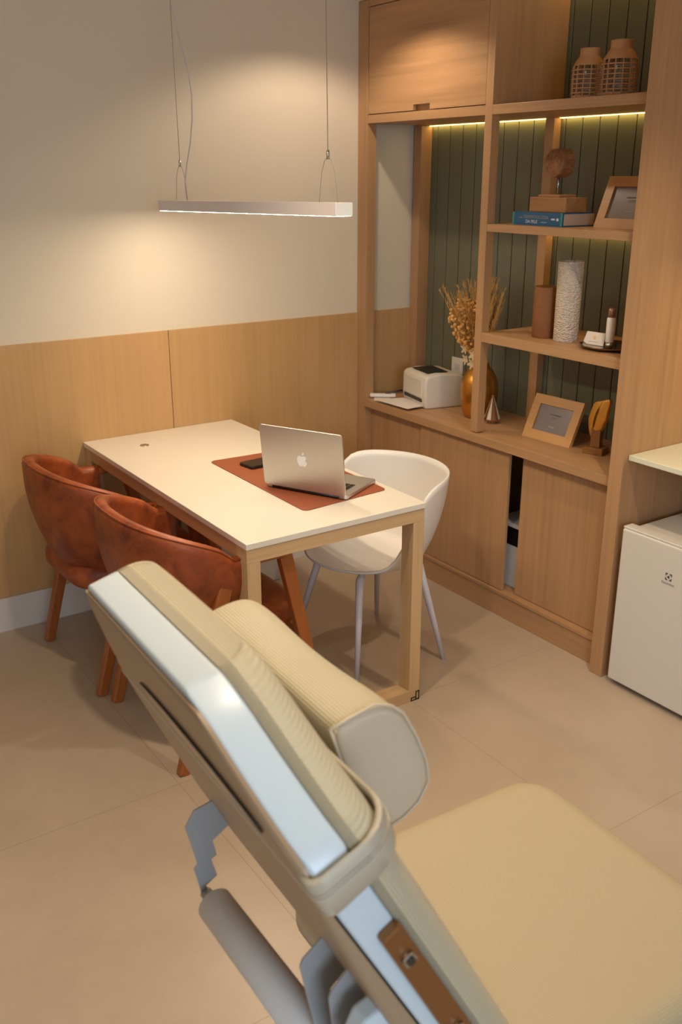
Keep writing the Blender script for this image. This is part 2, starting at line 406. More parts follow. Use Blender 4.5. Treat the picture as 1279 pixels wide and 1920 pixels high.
# emblem: dark square with a white disc, and the wordmark
cy, cz = -1.900, 0.502
bm = NB(); h = 0.0125
for sy in (-1, 1):
    for sz in (-1, 1):
        prism(bm, [(-0.0462, cy+sy*h, cz+sz*h), (-0.0462, cy+sy*h, cz+sz*0.003), (-0.0462, cy+sy*0.010, cz+sz*0.004), (-0.0462, cy+sy*0.0085, cz+sz*0.0085), (-0.0462, cy+sy*0.004, cz+sz*0.010), (-0.0462, cy+sy*0.003, cz+sz*h)], (0.0008, 0, 0))
prism(bm, [(-0.0462, cy+0.0065, cz-0.0005), (-0.0462, cy-0.003, cz+0.0065), (-0.0462, cy-0.003, cz-0.0065)], (0.0008, 0, 0))
link('emblem', bm, M['text_dark'], dr)
text('wordmark', 'Electrolux', 0.0125, axes((-0.0458, cy, cz-0.024), (0, -1, 0), (0, 0, 1)), M['text_grey'], dr, 0.0004)

# ------------------------------------------------------------------ table
T = thing('desk_table', 'long white-topped table with pale ash frame, one end against the wall', 'table', (-1.037, -0.7, 0))
xL, xR, yN, yF = -1.378, -0.693, -1.393, -0.013
link('tabletop', B((xL, yF, 0.730), (xR, yN, 0.750), 0.002), M['white_lacq'], T)
def leg(name, x0, yy, mm='ash_v', z0=0.045, z1=0.685):
    link(name, B((x0, yy, z0), (x0+0.046, yy+0.062, z1), 0.001), M[mm], T)
leg('leg', xL+0.003, yN+0.004); leg('leg', xR-0.049, yN+0.004)
leg('leg', xL+0.003, yF-0.066); leg('leg', xR-0.049, yF-0.066)
for yy in (yN+0.004, yF-0.066):
    link('foot_rail', B((xL+0.003, yy, 0), (xR-0.003, yy+0.062, 0.0448), 0.001), M['ash_x'], T)
    link('end_rail', B((xL+0.003, yy, 0.6852), (xR-0.003, yy+0.062, 0.7298), 0.001), M['ash_x'], T)
for xx in (xL+0.003, xR-0.049):
    link('side_rail', B((xx, yN+0.067, 0.6852), (xx+0.046, yF-0.067, 0.7298), 0.001), M['ash_y'], T)
link('cable_grommet', lathe(NB(), [(0, 0.0), (0.019, 0.0), (0.018, 0.0018), (0, 0.0018)], (-1.190, -0.203, 0.7502), 24), M['steel'], T)
# small black corner outline on the near right foot
bm = NB(); yo = yN+0.0035; x1 = xR-0.004
def ln(ax, az, bx, bz, w=0.0036): box(bm, (min(ax, bx)-w/2, yo-0.001, min(az, bz)-w/2), (max(ax, bx)+w/2, yo+0.0004, max(az, bz)+w/2))
P = [(0.0, 0.002), (0.0, 0.034), (-0.013, 0.034), (-0.013, 0.013), (-0.034, 0.013), (-0.034, 0.002)]
for i in range(6):
    a, b = P[i], P[(i+1) % 6]; ln(x1+a[0], a[1], x1+b[0], b[1])
ln(x1, 0.002, x1-0.013, 0.002); ln(x1-0.013, 0.002, x1-0.013, 0.013)
link('corner_mark', bm, M['black'], T)

# pale box under the table near the wall
t = thing('storage_bin', 'pale box-shaped bin standing under the table near the wall', 'bin', (-0.78, -0.11, 0))
bm = NB(); box(bm, (-1.00, -0.085, 0.0), (-0.56, -0.190, 0.40), 0.008, 3); link('bin_body', bm, mat('pale bin plastic', (0.50, 0.44, 0.36), 0.5), t, smooth=False)
link('rim', B((-1.005, -0.083, 0.4005), (-0.555, -0.194, 0.412), 0.004), M['white_plastic'], t)

# ------------------------------------------------------------------ things on the table
def rounded_poly(pts, r, n=6):
    out = []; N = len(pts)
    for i in range(N):
        p = Vector(pts[i]); a = (Vector(pts[i-1])-p).normalized(); b = (Vector(pts[(i+1) % N])-p).normalized()
        ang = math.acos(max(-1, min(1, a.dot(b)))); d = r/math.tan(ang/2)
        c = p+(a+b).normalized()*(r/math.sin(ang/2)); s = p+a*d-c; e = p+b*d-c
        for k in range(n+1):
            q = (s*(1-k/n)+e*(k/n)).normalized()*r
            out.append(c+q)
    return out
pp = [(-1.079, -0.560, 0.7505), (-1.079, -1.243, 0.7505), (-0.722, -1.212, 0.7505), (-0.722, -0.580, 0.7505)]
tag(tile_bevel(link('desk_pad', prism(NB(), rounded_poly(pp, 0.022), (0, 0, 0.0025)), M['padleather']), 0.0008), 'brown leather desk pad lying on the white table', 'desk pad')
# laptop
A = Vector((-1.055, -0.948, 0.7535)); Bq = Vector((-0.908, -1.235, 0.7535)); hx = (Bq-A).normalized(); dv = Vector((-hx.y, hx.x, 0))
if dv.x < 0: dv = -dv
LT = thing('laptop', 'open silver laptop on the brown desk pad, its lid facing the camera', 'laptop', (-0.9, -1.1, 0.7535))
Lw, Ld = 0.322, 0.224
def Lp(u, w, z): return A+hx*u+dv*w+Vector((0, 0, z))
bm = NB(); prism(bm, rounded_poly([Lp(0, 0.002, 0.001), Lp(Lw, 0.002, 0.001), Lp(Lw, Ld, 0.001), Lp(0, Ld, 0.001)], 0.012), (0, 0, 0.0125))
lb = tile_bevel(link('base', bm, M['alu'], LT), 0.002, 2)
bm = NB()
for r in range(5):
    for k in range(13):
        u = 0.030+k*0.0203; w = 0.030+r*0.0195
        prism(bm, [Lp(u, w, 0.0137), Lp(u+0.0168, w, 0.0137), Lp(u+0.0168, w+0.016, 0.0137), Lp(u, w+0.016, 0.0137)], (0, 0, 0.0009))
link('keyboard', bm, M['black'], lb)
link('trackpad', prism(NB(), [Lp(0.108, 0.142, 0.0136), Lp(0.213, 0.142, 0.0136), Lp(0.213, 0.212, 0.0136), Lp(0.108, 0.212, 0.0136)], (0, 0, 0.0003)), M['alu'], lb)
upv = (Vector((0, 0, 1))*math.cos(R(7))-dv*math.sin(R(7))).normalized(); nv = hx.cross(upv).normalized()
if nv.dot(dv) > 0: nv = -nv   # outward, towards the camera
O = A+Vector((0, 0, 0.012))
def Dp(u, h, n=0): return O+hx*u+upv*h+nv*n
bm = NB(); prism(bm, rounded_poly([Dp(0, 0), Dp(Lw, 0), Dp(Lw, 0.222), Dp(0, 0.222)], 0.011), nv*0.0055)
ld = tile_bevel(link('lid', bm, M['alu'], LT), 0.0015, 2)
link('screen', prism(NB(), [Dp(0.006, 0.008), Dp(Lw-0.006, 0.008), Dp(Lw-0.006, 0.217), Dp(0.006, 0.217)], -nv*0.0006), M['screen'], ld)
bm = NB(); tube(bm, [Lp(0.03, 0.001, 0.0075), Lp(Lw-0.03, 0.001, 0.0075)], 0.0055, 12); link('hinge', bm, M['black'], LT)
# fruit-shaped emblem with a bite and a leaf (u axis seen left to right from the camera)
def emblem_pts(cx, cz, s):
    raw = [(0, .34), (.12, .40), (.28, .42), (.42, .34), (.49, .24), (.40, .16), (.35, .04), (.37, -.09), (.44, -.19), (.52, -.24), (.44, -.44), (.32, -.60), (.20, -.66), (.06, -.60), (-.06, -.60), (-.20, -.66), (-.34, -.58), (-.48, -.34), (-.54, -.06), (-.51, .20), (-.38, .37), (-.22, .42), (-.10, .38)]
    return [Dp(cx+x*s, cz+z*s, 0.0054) for x, z in raw]
bm = NB(); prism(bm, emblem_pts(Lw/2+0.001, 0.112, 0.036), nv*0.0006)
prism(bm, [Dp(Lw/2+0.001+x*0.036, 0.112+z*0.036, 0.0054) for x, z in [(.0, .46), (.02, .60), (.12, .74), (.26, .80), (.24, .66), (.14, .52)]], nv*0.0006)
link('emblem', bm, M['logo'], ld)
# phone
ph = [(-1.012, -0.668, 0.7535), (-1.000, -0.752, 0.7535), (-0.862, -0.742, 0.7535), (-0.870, -0.660, 0.7535)]
t = thing('smartphone', 'black smartphone lying on the desk pad behind the laptop', 'phone', (-0.94, -0.70, 0.7535))
tile_bevel(link('phone_body', prism(NB(), rounded_poly(ph, 0.012), (0, 0, 0.011)), M['black'], t), 0.003, 3)
link('screen', prism(NB(), rounded_poly([Vector(p)*1+Vector((0, 0, 0.0111)) + (Vector((-0.937, -0.706, 0.7535))-Vector(p))*0.06 for p in ph], 0.009), (0, 0, 0.0004)), M['screen'], t)

# ------------------------------------------------------------------ orange armchairs
def soft(bm_obj, lv=1):
    s = bm_obj.modifiers.new('sub', 'SUBSURF'); s.levels = lv; s.render_levels = lv; return bm_obj
def make_armchair():
    t = thing('armchair', '', 'chair')
    def Lk(n, bm, m, **k): return link(n, bm, m, t, world=False, **k)
    # back shell: wraps round the rear, rim falling towards the arms
    def sh(u, v, inner):
        a = (u-0.5)*2*R(100); c = math.cos(a); cc = max(0, c)
        top = 0.672+0.125*cc**0.5; bot = 0.415+0.075*(1-cc)**1.0
        z = bot+(top-bot)*v
        k = 0.70+0.30*math.sin(min(1, v*1.15)*PI/2)**0.9
        rx = 0.285*k; ry = (0.295)*(0.80+0.20*math.sin(min(1, v*1.3)*PI/2))
        rx -= inner; ry -= inner
        x = -0.03-rx*math.copysign(abs(c)**0.75, c); y = ry*math.copysign(abs(math.sin(a))**0.80, math.sin(a))
        return Vector((x, y, z))
    bm = NB(); nu, nv_ = 40, 14; th = 0.045
    # cross-section loop: outer up, rounded rim, inner down, rounded bottom
    def loop(u, w):
        if w < 0.42: return sh(u, w/0.42, 0)
        if w < 0.5:
            f = (w-0.42)/0.08; p = sh(u, 1, th/2*(1-math.cos(f*PI))); p.z += math.sin(f*PI)*0.022; return p
        if w < 0.92: return sh(u, 1-(w-0.5)/0.42, th)
        f = (w-0.92)/0.08; p = sh(u, 0, th/2*(1+math.cos(f*PI))); p.z -= math.sin(f*PI)*0.018; return p
    vs = [[bm.verts.new(loop(i/nu, j/50)) for j in range(50)] for i in range(nu+1)]
    for i in range(nu):
        for j in range(50):
            f = bm.faces.new((vs[i][j], vs[i+1][j], vs[i+1][(j+1) % 50], vs[i][(j+1) % 50])); f.smooth = True
    bm.faces.new(vs[0]); bm.faces.new(vs[-1][::-1])
    Lk('backrest', bm, M['leather'])
    # piping seam on the rim
    bm = NB(); tube(bm, [loop(i/40, 0.44)+Vector((0, 0, 0.001)) for i in range(1, 40)], 0.0035, 6); Lk('piping', bm, M['leather'], smooth=True)
    # seat cushion
    def outl(k, z, s=1.0):
        a = 2*PI*k/48; e = 2.0/4.2
        x = math.copysign(abs(math.cos(a))**e, math.cos(a)); y = math.copysign(abs(math.sin(a))**e, math.sin(a))
        return Vector((0.005+x*0.262*s, y*(0.238+0.012*x)*s, z))
    bm = NB(); levels = [(0.0, .375), (.80, .375), (.93, .380), (1.0, .405), (1.0, .440), (.95, .463), (.85, .474), (.5, .478), (0.0, .480)]
    rings = []
    for s, z in levels:
        rings.append([bm.verts.new((0.005, 0, z))] if s == 0 else [bm.verts.new(outl(k, z, s)) for k in range(48)])
    for a, b in zip(rings, rings[1:]):
        for k in range(48):
            q = [a[0] if len(a) == 1 else a[k], a[0] if len(a) == 1 else a[(k+1) % 48], b[0] if len(b) == 1 else b[(k+1) % 48], b[0] if len(b) == 1 else b[k]]
            f = bm.faces.new(list(dict.fromkeys(q))); f.smooth = True
    Lk('seat', bm, M['leather'])
    for s in (-1, 1):
        y = 0.272*s
        bm = NB(); sqbar(bm, (0.155, y, 0.660), (0.300, y*1.02, 0.0), 0.032, 0.046, w2=(0.030, 0.036), bev=0.004); Lk('leg', bm, M['chair_wood'])
        bm = NB(); sqbar(bm, (-0.045, y, 0.655), (-0.232, y*0.98, 0.0), 0.034, 0.050, w2=(0.032, 0.038), bev=0.006); Lk('leg', bm, M['chair_wood'])
        bm = NB(); sqbar(bm, (-0.075, y, 0.668), (0.172, y, 0.672), 0.042, 0.026, bev=0.006); Lk('armrest', bm, M['chair_wood'])
    bm = NB(); sqbar(bm, (-0.135, -0.262, 0.352), (-0.135, 0.262, 0.352), 0.03, 0.04, side=(1, 0, 0)); Lk('seat_rail', bm, M['chair_wood'])
    bm = NB(); sqbar(bm, (0.235, -0.262, 0.352), (0.235, 0.262, 0.352), 0.03, 0.04, side=(1, 0, 0)); Lk('seat_rail', bm, M['chair_wood'])
    return t
def dup(root, loc, rz, label):
    r = root.copy(); COL.objects.link(r); r.location = loc; r.rotation_euler = (0, 0, rz); r['label'] = label
    for ch in list(root.children):
        c = ch.copy(); COL.objects.link(c); c.parent = r
        for g in ch.children:
            d = g.copy(); COL.objects.link(d); d.parent = c
    return r
ac = make_armchair(); ac.location = (-1.370, -1.058, 0); ac.rotation_euler = (0, 0, R(1)); ac['group'] = 'orange leather armchairs at the table'
ac['label'] = 'orange leather armchair at the table end nearest the treatment chair'
dup(ac, (-1.412, -0.448, 0), R(2), 'orange leather armchair farther back, beside the wood-panelled wall')

# ------------------------------------------------------------------ white bucket chair
t = thing('bucket_chair', 'white plastic bucket chair with four slim legs, pushed under the table from the cabinet side', 'chair', (-0.615, -0.965, 0), R(-3))
def tub(u, v):
    a = 2*PI*u; c = math.cos(a)           # a = 0 at the rear (+x)
    w = (1+c)/2
    high = 1/(1+math.exp(-(w-0.50)*20))
    rimz = 0.428+0.310*high
    Rx = 0.285 if c > 0 else 0.268; Ry = 0.262+0.02*high
    rr = Vector((Rx*c*(1.0 if c < 0 else 1.02), Ry*math.sin(a)))
    rr *= 0.93+0.09*high
    base = Vector((0.215*c if c < 0 else 0.185*c, 0.20*math.sin(a)))
    if v < 0.45:
        k = v/0.45; p = base*k; z = 0.396+0.010*k*k+(0.006*k if c < 0 else 0)
    else:
        k = (v-0.45)/0.55; q = math.sin(k*PI/2)
        p = base+(rr-base)*(q*0.75+k*0.25); z = 0.406+(0.006 if c < 0 else 0)+(rimz-0.406-(0.006 if c < 0 else 0))*(k**1.25)
    return Vector((p.x, p.y, z))
bm = NB(); vs = [[bm.verts.new(tub(i/64, j/28)) for j in range(1, 29)] for i in range(64)]
c0 = bm.verts.new((0, 0, 0.396))
for i in range(64):
    i2 = (i+1) % 64; bm.faces.new((c0, vs[i][0], vs[i2][0]))
    for j in range(27): bm.faces.new((vs[i][j], vs[i][j+1], vs[i2][j+1], vs[i2][j]))
o = link('shell', bm, M['white_plastic'], t, smooth=True, world=False)
sd = o.modifiers.new('th', 'SOLIDIFY'); sd.thickness = 0.008; sd.offset = 0
link('seat_mount', lathe(NB(), [(0, .374), (.10, .374), (.12, .382), (.12, .390), (0, .390)], (0, 0, 0), 24), M['white_metal'], t, world=False)
for sx in (-1, 1):
    for sy in (-1, 1):
        bm = NB(); tube(bm, [(0.09*sx, 0.10*sy, 0.383), (0.135*sx, 0.145*sy, 0.376), (0.20*sx-0.004, 0.238*sy, 0.0)], [0.013, 0.0155, 0.009], 14)
        link('leg', bm, M['white_metal'], t, world=False)

# ------------------------------------------------------------------ pendant bar
t = thing('pendant_light', 'slim white linear pendant lamp hanging over the table on thin wires', 'lamp', (-1.035, -0.79, 1.674))
PL = t
x0, x1 = -1.064, -1.006; z0, z1 = 1.674, 1.710; ya, yb = -0.205, -1.402
bm = NB(); box(bm, (x0, ya, z0), (x0+0.0025, yb, z1)); box(bm, (x1-0.0025, ya, z0), (x1, yb, z1)); box(bm, (x0+0.0025, ya, z1-0.0025), (x1-0.0025, yb, z1))
link('housing', bm, M['lampbody'], t)
link('end_cap', B((x0, yb, z0), (x1, yb-0.003, z1), 0.0008), mat('white end cap', (0.74, 0.76, 0.74), 0.35), t)
link('end_cap', B((x0, ya, z0), (x1, ya+0.003, z1), 0.0008), M['lampbody'], t)
link('diffuser', B((x0+0.0027, ya-0.001, z0-0.0007), (x1-0.0027, yb+0.001, z0+0.006), 0), M['led'], t)
for yc in (-0.35, -1.325):
    bm = NB(); tube(bm, [(-1.035, yc, 1.835), (-1.035, yc, 2.476)], 0.0011, 6)
    for s in (-1, 1): tube(bm, [(-1.035, yc, 1.835), (-1.035, yc+s*0.018, 1.822), (-1.035, yc+s*0.034, 1.79), (-1.035, yc+s*0.048, 1.710)], 0.0010, 6)
    link('suspension_wire', bm, M['wire'], t)
    bm = NB(); tube(bm, [(-1.035, yc, 1.826), (-1.035, yc, 1.85)], 0.0045, 10); link('wire_clamp', bm, M['steel'], t)
cp = [(-0.34, 2.476), (-0.350, 2.40), (-0.359, 2.345), (-0.389, 2.277), (-0.426, 2.207), (-0.463, 2.129), (-0.479, 2.053), (-0.47, 1.977), (-0.444, 1.9), (-0.405, 1.83), (-0.386, 1.776), (-0.389, 1.731), (-0.398, 1.709)]
bm = NB(); tube(bm, [(-1.035, a, b) for a, b in cp], 0.0024, 8); link('power_cord', bm, M['cord'], t, smooth=True)

# ------------------------------------------------------------------ things on the counter
ZC = 0.768
# printer (front faces -x, turned a little)
PR = thing('printer', 'white laser printer with black top tray on the oak counter', 'printer', (0.20, -0.325, ZC), R(-12))
def Pk(n, bm, m, par=None, **k): return link(n, bm, M[m], par or PR, world=False, **k)
def pbox(a, b, bev): return B(a, b, bev, 3)
hw = 0.118
bm = NB(); pr = [(-0.085, 0.0), (0.115, 0.0), (0.115, 0.135), (0.09, 0.150), (-0.02, 0.158), (-0.078, 0.150), (-0.090, 0.136), (-0.092, 0.045)]
prism(bm, [(x, -hw, z) for x, z in pr], (0, 2*hw, 0)); pb = tile_bevel(Pk('printer_body', bm, 'printer'), 0.010, 4)
for p in pb.data.polygons: p.use_smooth = True
bm = NB(); box(bm, (-0.060, -0.075, 0.1575), (0.045, 0.085, 0.1595), 0.0006, 1); Pk('top_tray', bm, 'black')
Pk('front_flap', pbox((-0.0955, -0.082, 0.050), (-0.0905, 0.090, 0.130), 0.002), 'printer')
Pk('paper_slot', pbox((-0.0945, -0.085, 0.028), (-0.080, 0.092, 0.044), 0.001), 'black')
Pk('feed_tray', pbox((-0.175, -0.088, 0.006), (-0.080, 0.092, 0.010), 0.001), 'printer')
tag(link('paper_sheet', prism(NB(), [(-0.010, -0.160, ZC+0.0115), (0.000, -0.405, ZC+0.0115), (0.112, -0.395, ZC+0.0125), (0.122, -0.215, ZC+0.0125)], (0, 0, 0.0015)), M['paper']), 'blank white sheet of paper lying in front of the printer', 'paper')
t = thing('remote_control', 'small white remote control lying at the wall end of the counter', 'remote', (0.07, -0.075, ZC+0.003))
bm = NB(); bx = axes((0.078, -0.112, ZC+0.0045), (0.78, -0.62, 0), (0.62, 0.78, 0))
bq = B((-0.062, -0.016, 0), (0.062, 0.016, 0.016), 0.005, 3); bmesh.ops.transform(bq, matrix=bx, verts=bq.verts[:]); link('remote_body', bq, M['white_plastic'], t)
bq = B((0.012, -0.007, 0.0162), (0.038, 0.007, 0.0168), 0); bmesh.ops.transform(bq, matrix=bx, verts=bq.verts[:]); link('display', bq, M['photo'], t)
bq = B((-0.035, -0.045, 0), (0.045, 0.012, 0.002), 0); bmesh.ops.transform(bq, matrix=axes((0.060, -0.125, ZC+0.0004), (0.78, -0.62, 0), (0.62, 0.78, 0)), verts=bq.verts[:])
tag(link('note_card', bq, M['paper']), 'small white card lying under the remote control on the counter', 'card')
# wall outlet on the green panelling
t = thing('wall_outlet', 'white electrical outlet plate on the green panelling behind the printer', 'outlet', (0.37, -0.315, 0.93))
link('plate', B((0.3735, -0.272, 0.885), (0.366, -0.352, 0.962), 0.002), M['white_plastic'], t)
link('socket', B((0.3665, -0.296, 0.905), (0.364, -0.328, 0.935), 0.001), M['white_metal'], t)

# gold vase
VX, VY = 0.205, -0.650
vp = [(0, 0), (.052, 0), (.062, .006), (.073, .03), (.081, .08), (.083, .13), (.076, .175), (.058, .205), (.043, .222), (.038, .236), (.040, .244), (.036, .244), (.034, .23), (.05, .19), (0, .18)]
tag(link('gold_vase', lathe(NB(), vp, (VX, VY, ZC), 40), M['gold'], None, smooth=True), 'hammered gold vase of dried flowers on the counter beside the printer', 'vase')
BQ = thing('dried_flower_bouquet', 'golden dried grasses and small flowers standing in the gold vase', 'dried flowers', (VX, VY, ZC+0.2))
rnd = random.Random(11)
bmS, bmG, bmF, bmL = NB(), NB(), NB(), NB()
def stalk(ang, lean, L):
    d = Vector((math.cos(ang)*lean, math.sin(ang)*lean, 1)).normalized()
    p0 = Vector((VX, VY, ZC+0.195)); pts = []
    for k in range(6):
        f = k/5; p = p0+d*L*f+Vector((math.cos(ang), math.sin(ang), 0))*lean*0.10*f*f*L
        if k == 1: p = p0+(d*L*f)*0.9
        pts.append(p)
    return pts
for i in range(240):
    ang = rnd.uniform(0, 2*PI); lean = rnd.uniform(0.02, 0.52)*(1.0 if math.cos(ang) < 0 else 0.5); L = rnd.uniform(0.22, 0.41)
    pts = stalk(ang, lean, L); tube(bmS, pts, 0.0008, 4, caps=False)
    # feathery plume
    for k in range(60):
        f = rnd.uniform(0.5, 1.0)*5; a = int(min(4, f)); p = pts[a].lerp(pts[a+1], f-a)
        d = (pts[5]-pts[3]).normalized()+Vector((rnd.uniform(-.7, .7), rnd.uniform(-.7, .7), rnd.uniform(-.1, .5)))
        q = p+d.normalized()*rnd.uniform(0.008, 0.028); s = Vector((rnd.uniform(-1, 1), rnd.uniform(-1, 1), 0)).normalized()*0.0019
        a1, a2, a3 = bmG.verts.new(p-s), bmG.verts.new(p+s), bmG.verts.new(q); bmG.faces.new((a1, a2, a3))
for i in range(520):
    ang = rnd.uniform(0, 2*PI); hgt = rnd.uniform(0.02, 0.27)
    rad = (0.018+0.34*hgt if hgt < 0.2 else 0.086-0.5*(hgt-0.2))*math.sqrt(rnd.random())
    rad *= 1.3; k_ = min(1, hgt/0.1); p = Vector((VX-0.045*k_+rad*math.cos(ang)*0.9, VY+0.028*k_+rad*math.sin(ang), ZC+0.24+hgt))
    if i % 4 == 0: tube(bmS, [(VX, VY, ZC+0.2), (VX*.6+p.x*.4, VY*.6+p.y*.4, ZC+0.25+hgt*.3), p], 0.0007, 4, caps=False)
    bmesh.ops.create_icosphere(bmF, subdivisions=1, radius=rnd.uniform(0.0050, 0.0090), matrix=Matrix.Translation(p))
for i, (px, py, pz, an) in enumerate([(-.052, .045, .09, .4), (-.055, .035, .045, .9), (-.05, .0, .03, -.2), (-.045, .02, .12, .1), (-.055, -.01, .07, -.6)]):
    c = Vector((VX+px, VY+py, ZC+0.21+pz))
    for k in range(5):
        a = an+k*2*PI/5; d = Vector((-0.35, math.cos(a), math.sin(a))).normalized(); s = d.cross(Vector((1, 0, 0))).normalized()
        q = [c, c+d*0.010+s*0.008, c+d*0.024+s*0.004, c+d*0.026-s*0.003, c+d*0.011-s*0.008]
        bmL.faces.new([bmL.verts.new(x) for x in q])
link('stems', bmS, M['straw'], BQ); link('grass_plumes', bmG, M['straw'], BQ); link('flower_heads', bmF, M['straw2'], BQ); link('petals', bmL, M['petal'], BQ)
# wooden fir tree
t = thing('tree_ornament', 'small wooden fir tree ornament with white speckled panels beside the gold vase', 'ornament', (0.175, -0.772, ZC))
bm = NB(); NSEG = 8
for k in range(NSEG):
    a0, a1 = 2*PI*k/NSEG+0.12, 2*PI*(k+1)/NSEG-0.12
    prism(bm, [(0.175+0.035*math.cos(a0), -0.772+0.035*math.sin(a0), ZC+0.020), (0.175+0.035*math.cos(a1), -0.772+0.035*math.sin(a1), ZC+0.020), (0.175+0.003*math.cos((a0+a1)/2), -0.772+0.003*math.sin((a0+a1)/2), ZC+0.116)], (0, 0, 0.003)) if k % 2 == 0 else None
link('white_panels', bm, M['deco_white'], t)
link('cone', lathe(NB(), [(0, .012), (.027, .012), (.028, .018), (.003, .112), (0, .113)], (0.175, -0.772, ZC), 16), M['red_base'], t)
link('base', lathe(NB(), [(0, 0), (.017, 0), (.017, .012), (0, .012)], (0.175, -0.772, ZC), 16), M['red_base'], t)
bm = NB(); bmesh.ops.create_uvsphere(bm, u_segments=12, v_segments=8, radius=0.006, matrix=Matrix.Translation((0.175, -0.772, ZC+0.117))); link('tip', bm, M['red_base'], t, smooth=True)

# picture frames
def picture_frame(label, c, rz, tilt, w, h, bw):
    t = thing('picture_frame', label, 'picture frame', c, rz)
    # local: y = width, front faces -x, leaning back to +x
    Rt = Matrix.Rotation(tilt, 4, 'Y')
    def tr(bm): bmesh.ops.transform(bm, matrix=Rt, verts=bm.verts[:]); return bm
    bm = NB(); d = 0.016
    o4 = [(-w/2, 0), (w/2, 0), (w/2, h), (-w/2, h)]; i4 = [(-w/2+bw, bw), (w/2-bw, bw), (w/2-bw, h-bw), (-w/2+bw, h-bw)]
    for k in range(4):
        a, b, c2, d2 = o4[k], o4[(k+1) % 4], i4[(k+1) % 4], i4[k]
        prism(bm, [(0, *a), (0, *b), (0, *c2), (0, *d2)], (d, 0, 0))
    link('moulding', tr(bm), M['frame_wood'], t, world=False)
    link('backing', tr(B((0.010, -w/2+bw-0.002, bw-0.002), (0.0148, w/2-bw+0.002, h-bw+0.002), 0)), M['photo'], t, world=False)
    ins = link('insert', tr(B((0.0075, -w/2+bw-0.001, bw-0.001), (0.0098, w/2-bw+0.001, h-bw+0.001), 0)), M['photo'], t, world=False)
    bm = NB(); box(bm, (0.0068, -0.030, h*0.60), (0.0074, 0.026, h*0.60+0.0035)); box(bm, (0.0068, -0.018, h*0.545), (0.0074, 0.016, h*0.545+0.0015)); box(bm, (0.0068, -0.012, h*0.52), (0.0074, 0.012, h*0.52+0.0012))
    link('print_lines', tr(bm), M['text_dark'], ins, world=False)
    bm = NB(); box(bm, (0.0068, -0.014, h*0.33), (0.0074, 0.014, h*0.33+0.004)); link('print_mark', tr(bm), M['text_grey'], ins, world=False)
    bm = NB(); sqbar(bm, (math.sin(tilt)*h*0.7+0.013, 0, h*0.62), (math.sin(tilt)*h*0.7+0.068, 0, 0.004), 0.03, 0.004); link('easel', bm, M['dark_wood'], t, world=False)
    return t
picture_frame('light oak picture frame with grey insert standing on the counter', (0.142, -1.118, ZC), R(3), R(24), 0.248, 0.185, 0.038)
picture_frame('light oak picture frame with grey insert on the shelf beside the blue book', (0.150, -1.395, 1.602), R(2), R(22), 0.250, 0.188, 0.036)

# gold sculpture
SX, SY = 0.185, -1.345
t = thing('gold_sculpture', 'abstract gold leaf-shaped sculpture with a slit on a square wooden base', 'sculpture', (SX, SY, ZC))
bq = B((-0.034, -0.040, 0), (0.034, 0.040, 0.026), 0.002); bmesh.ops.transform(bq, matrix=axes((SX, SY, ZC+0.0002), (0.95, 0.3, 0), (-0.3, 0.95, 0)), verts=bq.verts[:]); link('base', bq, M['dark_wood'], t)
bq = B((-0.016, -0.019, 0.026), (0.016, 0.019, 0.105), 0.002); bmesh.ops.transform(bq, matrix=axes((SX, SY, ZC), (0.95, 0.3, 0), (-0.3, 0.95, 0)), verts=bq.verts[:]); link('stem', bq, M['dark_wood'], t)
# two halves of a curved leaf, leaving a slit between them
def leafpt(s, c):
    # s 0..1 bottom to top, c -1..1 across; returns (y, z)
    wl = 0.047*min(1, s*1.9)**0.55*(1-0.18*s)*(1-0.25*max(0, s-0.93)/0.07)
    yc = 0.016-0.046*s**1.3
    return SY+yc+(-c)*wl, ZC+0.050+0.165*s+0.010*c*s
bm = NB(); N = 22
for half in (-1, 1):
    def f(a, b, n0):
        s = a; c0 = half*0.13*min(1, max(0, (s-0.22)*9))*min(1, max(0, (0.86-s)*9))
        c = c0+(half-c0)*b; y_, z_ = leafpt(s, c)
        x_ = SX-0.022-0.014*math.sin(PI*s)*(1-c*c)+(0.02*(1-s))+n0
        return Vector((x_, y_, z_))
    A1 = grid(bm, lambda a, b: f(a, b, 0), N, 6); A2 = grid(bm, lambda a, b: f(a, b, 0.014), N, 6)
    for i in range(N):
        for j in (0, 6): bm.faces.new((A1[i][j], A1[i+1][j], A2[i+1][j], A2[i][j]))
    for j in range(6):
        for i in (0, N): bm.faces.new((A1[i][j], A1[i][j+1], A2[i][j+1], A2[i][j]))
link('gold_leaf_figure', bm, M['goldleaf'], t)

# ------------------------------------------------------------------ middle shelf (z 1.186)
ZM = 1.186
tag(link('brown_vase', lathe(NB(), [(0, 0), (.043, 0), (.045, .003), (.046, .19), (.044, .193), (.041, .19), (.040, .02), (0, .02)], (0.125, -1.085, ZM), 40), M['tex_brown'], None, smooth=True), 'short brown cylindrical vase, left on the middle shelf', 'vase')
tag(link('white_vase', lathe(NB(), [(0, 0), (.044, 0), (.046, .003), (.047, .292), (.045, .295), (.042, .292), (.041, .03), (0, .03)], (0.125, -1.200, ZM), 40), M['tex_white'], None, smooth=True), 'tall white rough-textured cylindrical vase on the middle shelf', 'vase')
bm = NB(); lathe(bm, [(0, 0.002), (.075, 0.002), (.100, .005), (.113, .012), (.110, .0145), (.098, .009), (.075, .006), (0, .006)], (0.135, -1.405, ZM), 9)
tr_ = link('bronze_tray', bm, M['tray']); tag(tr_, 'round bronze tray under the card holder on the middle shelf', 'tray')
t = thing('card_holder', 'white card holder with a gold emblem standing on the bronze tray', 'card holder', (0.13, -1.345, ZM+0.007), R(6))
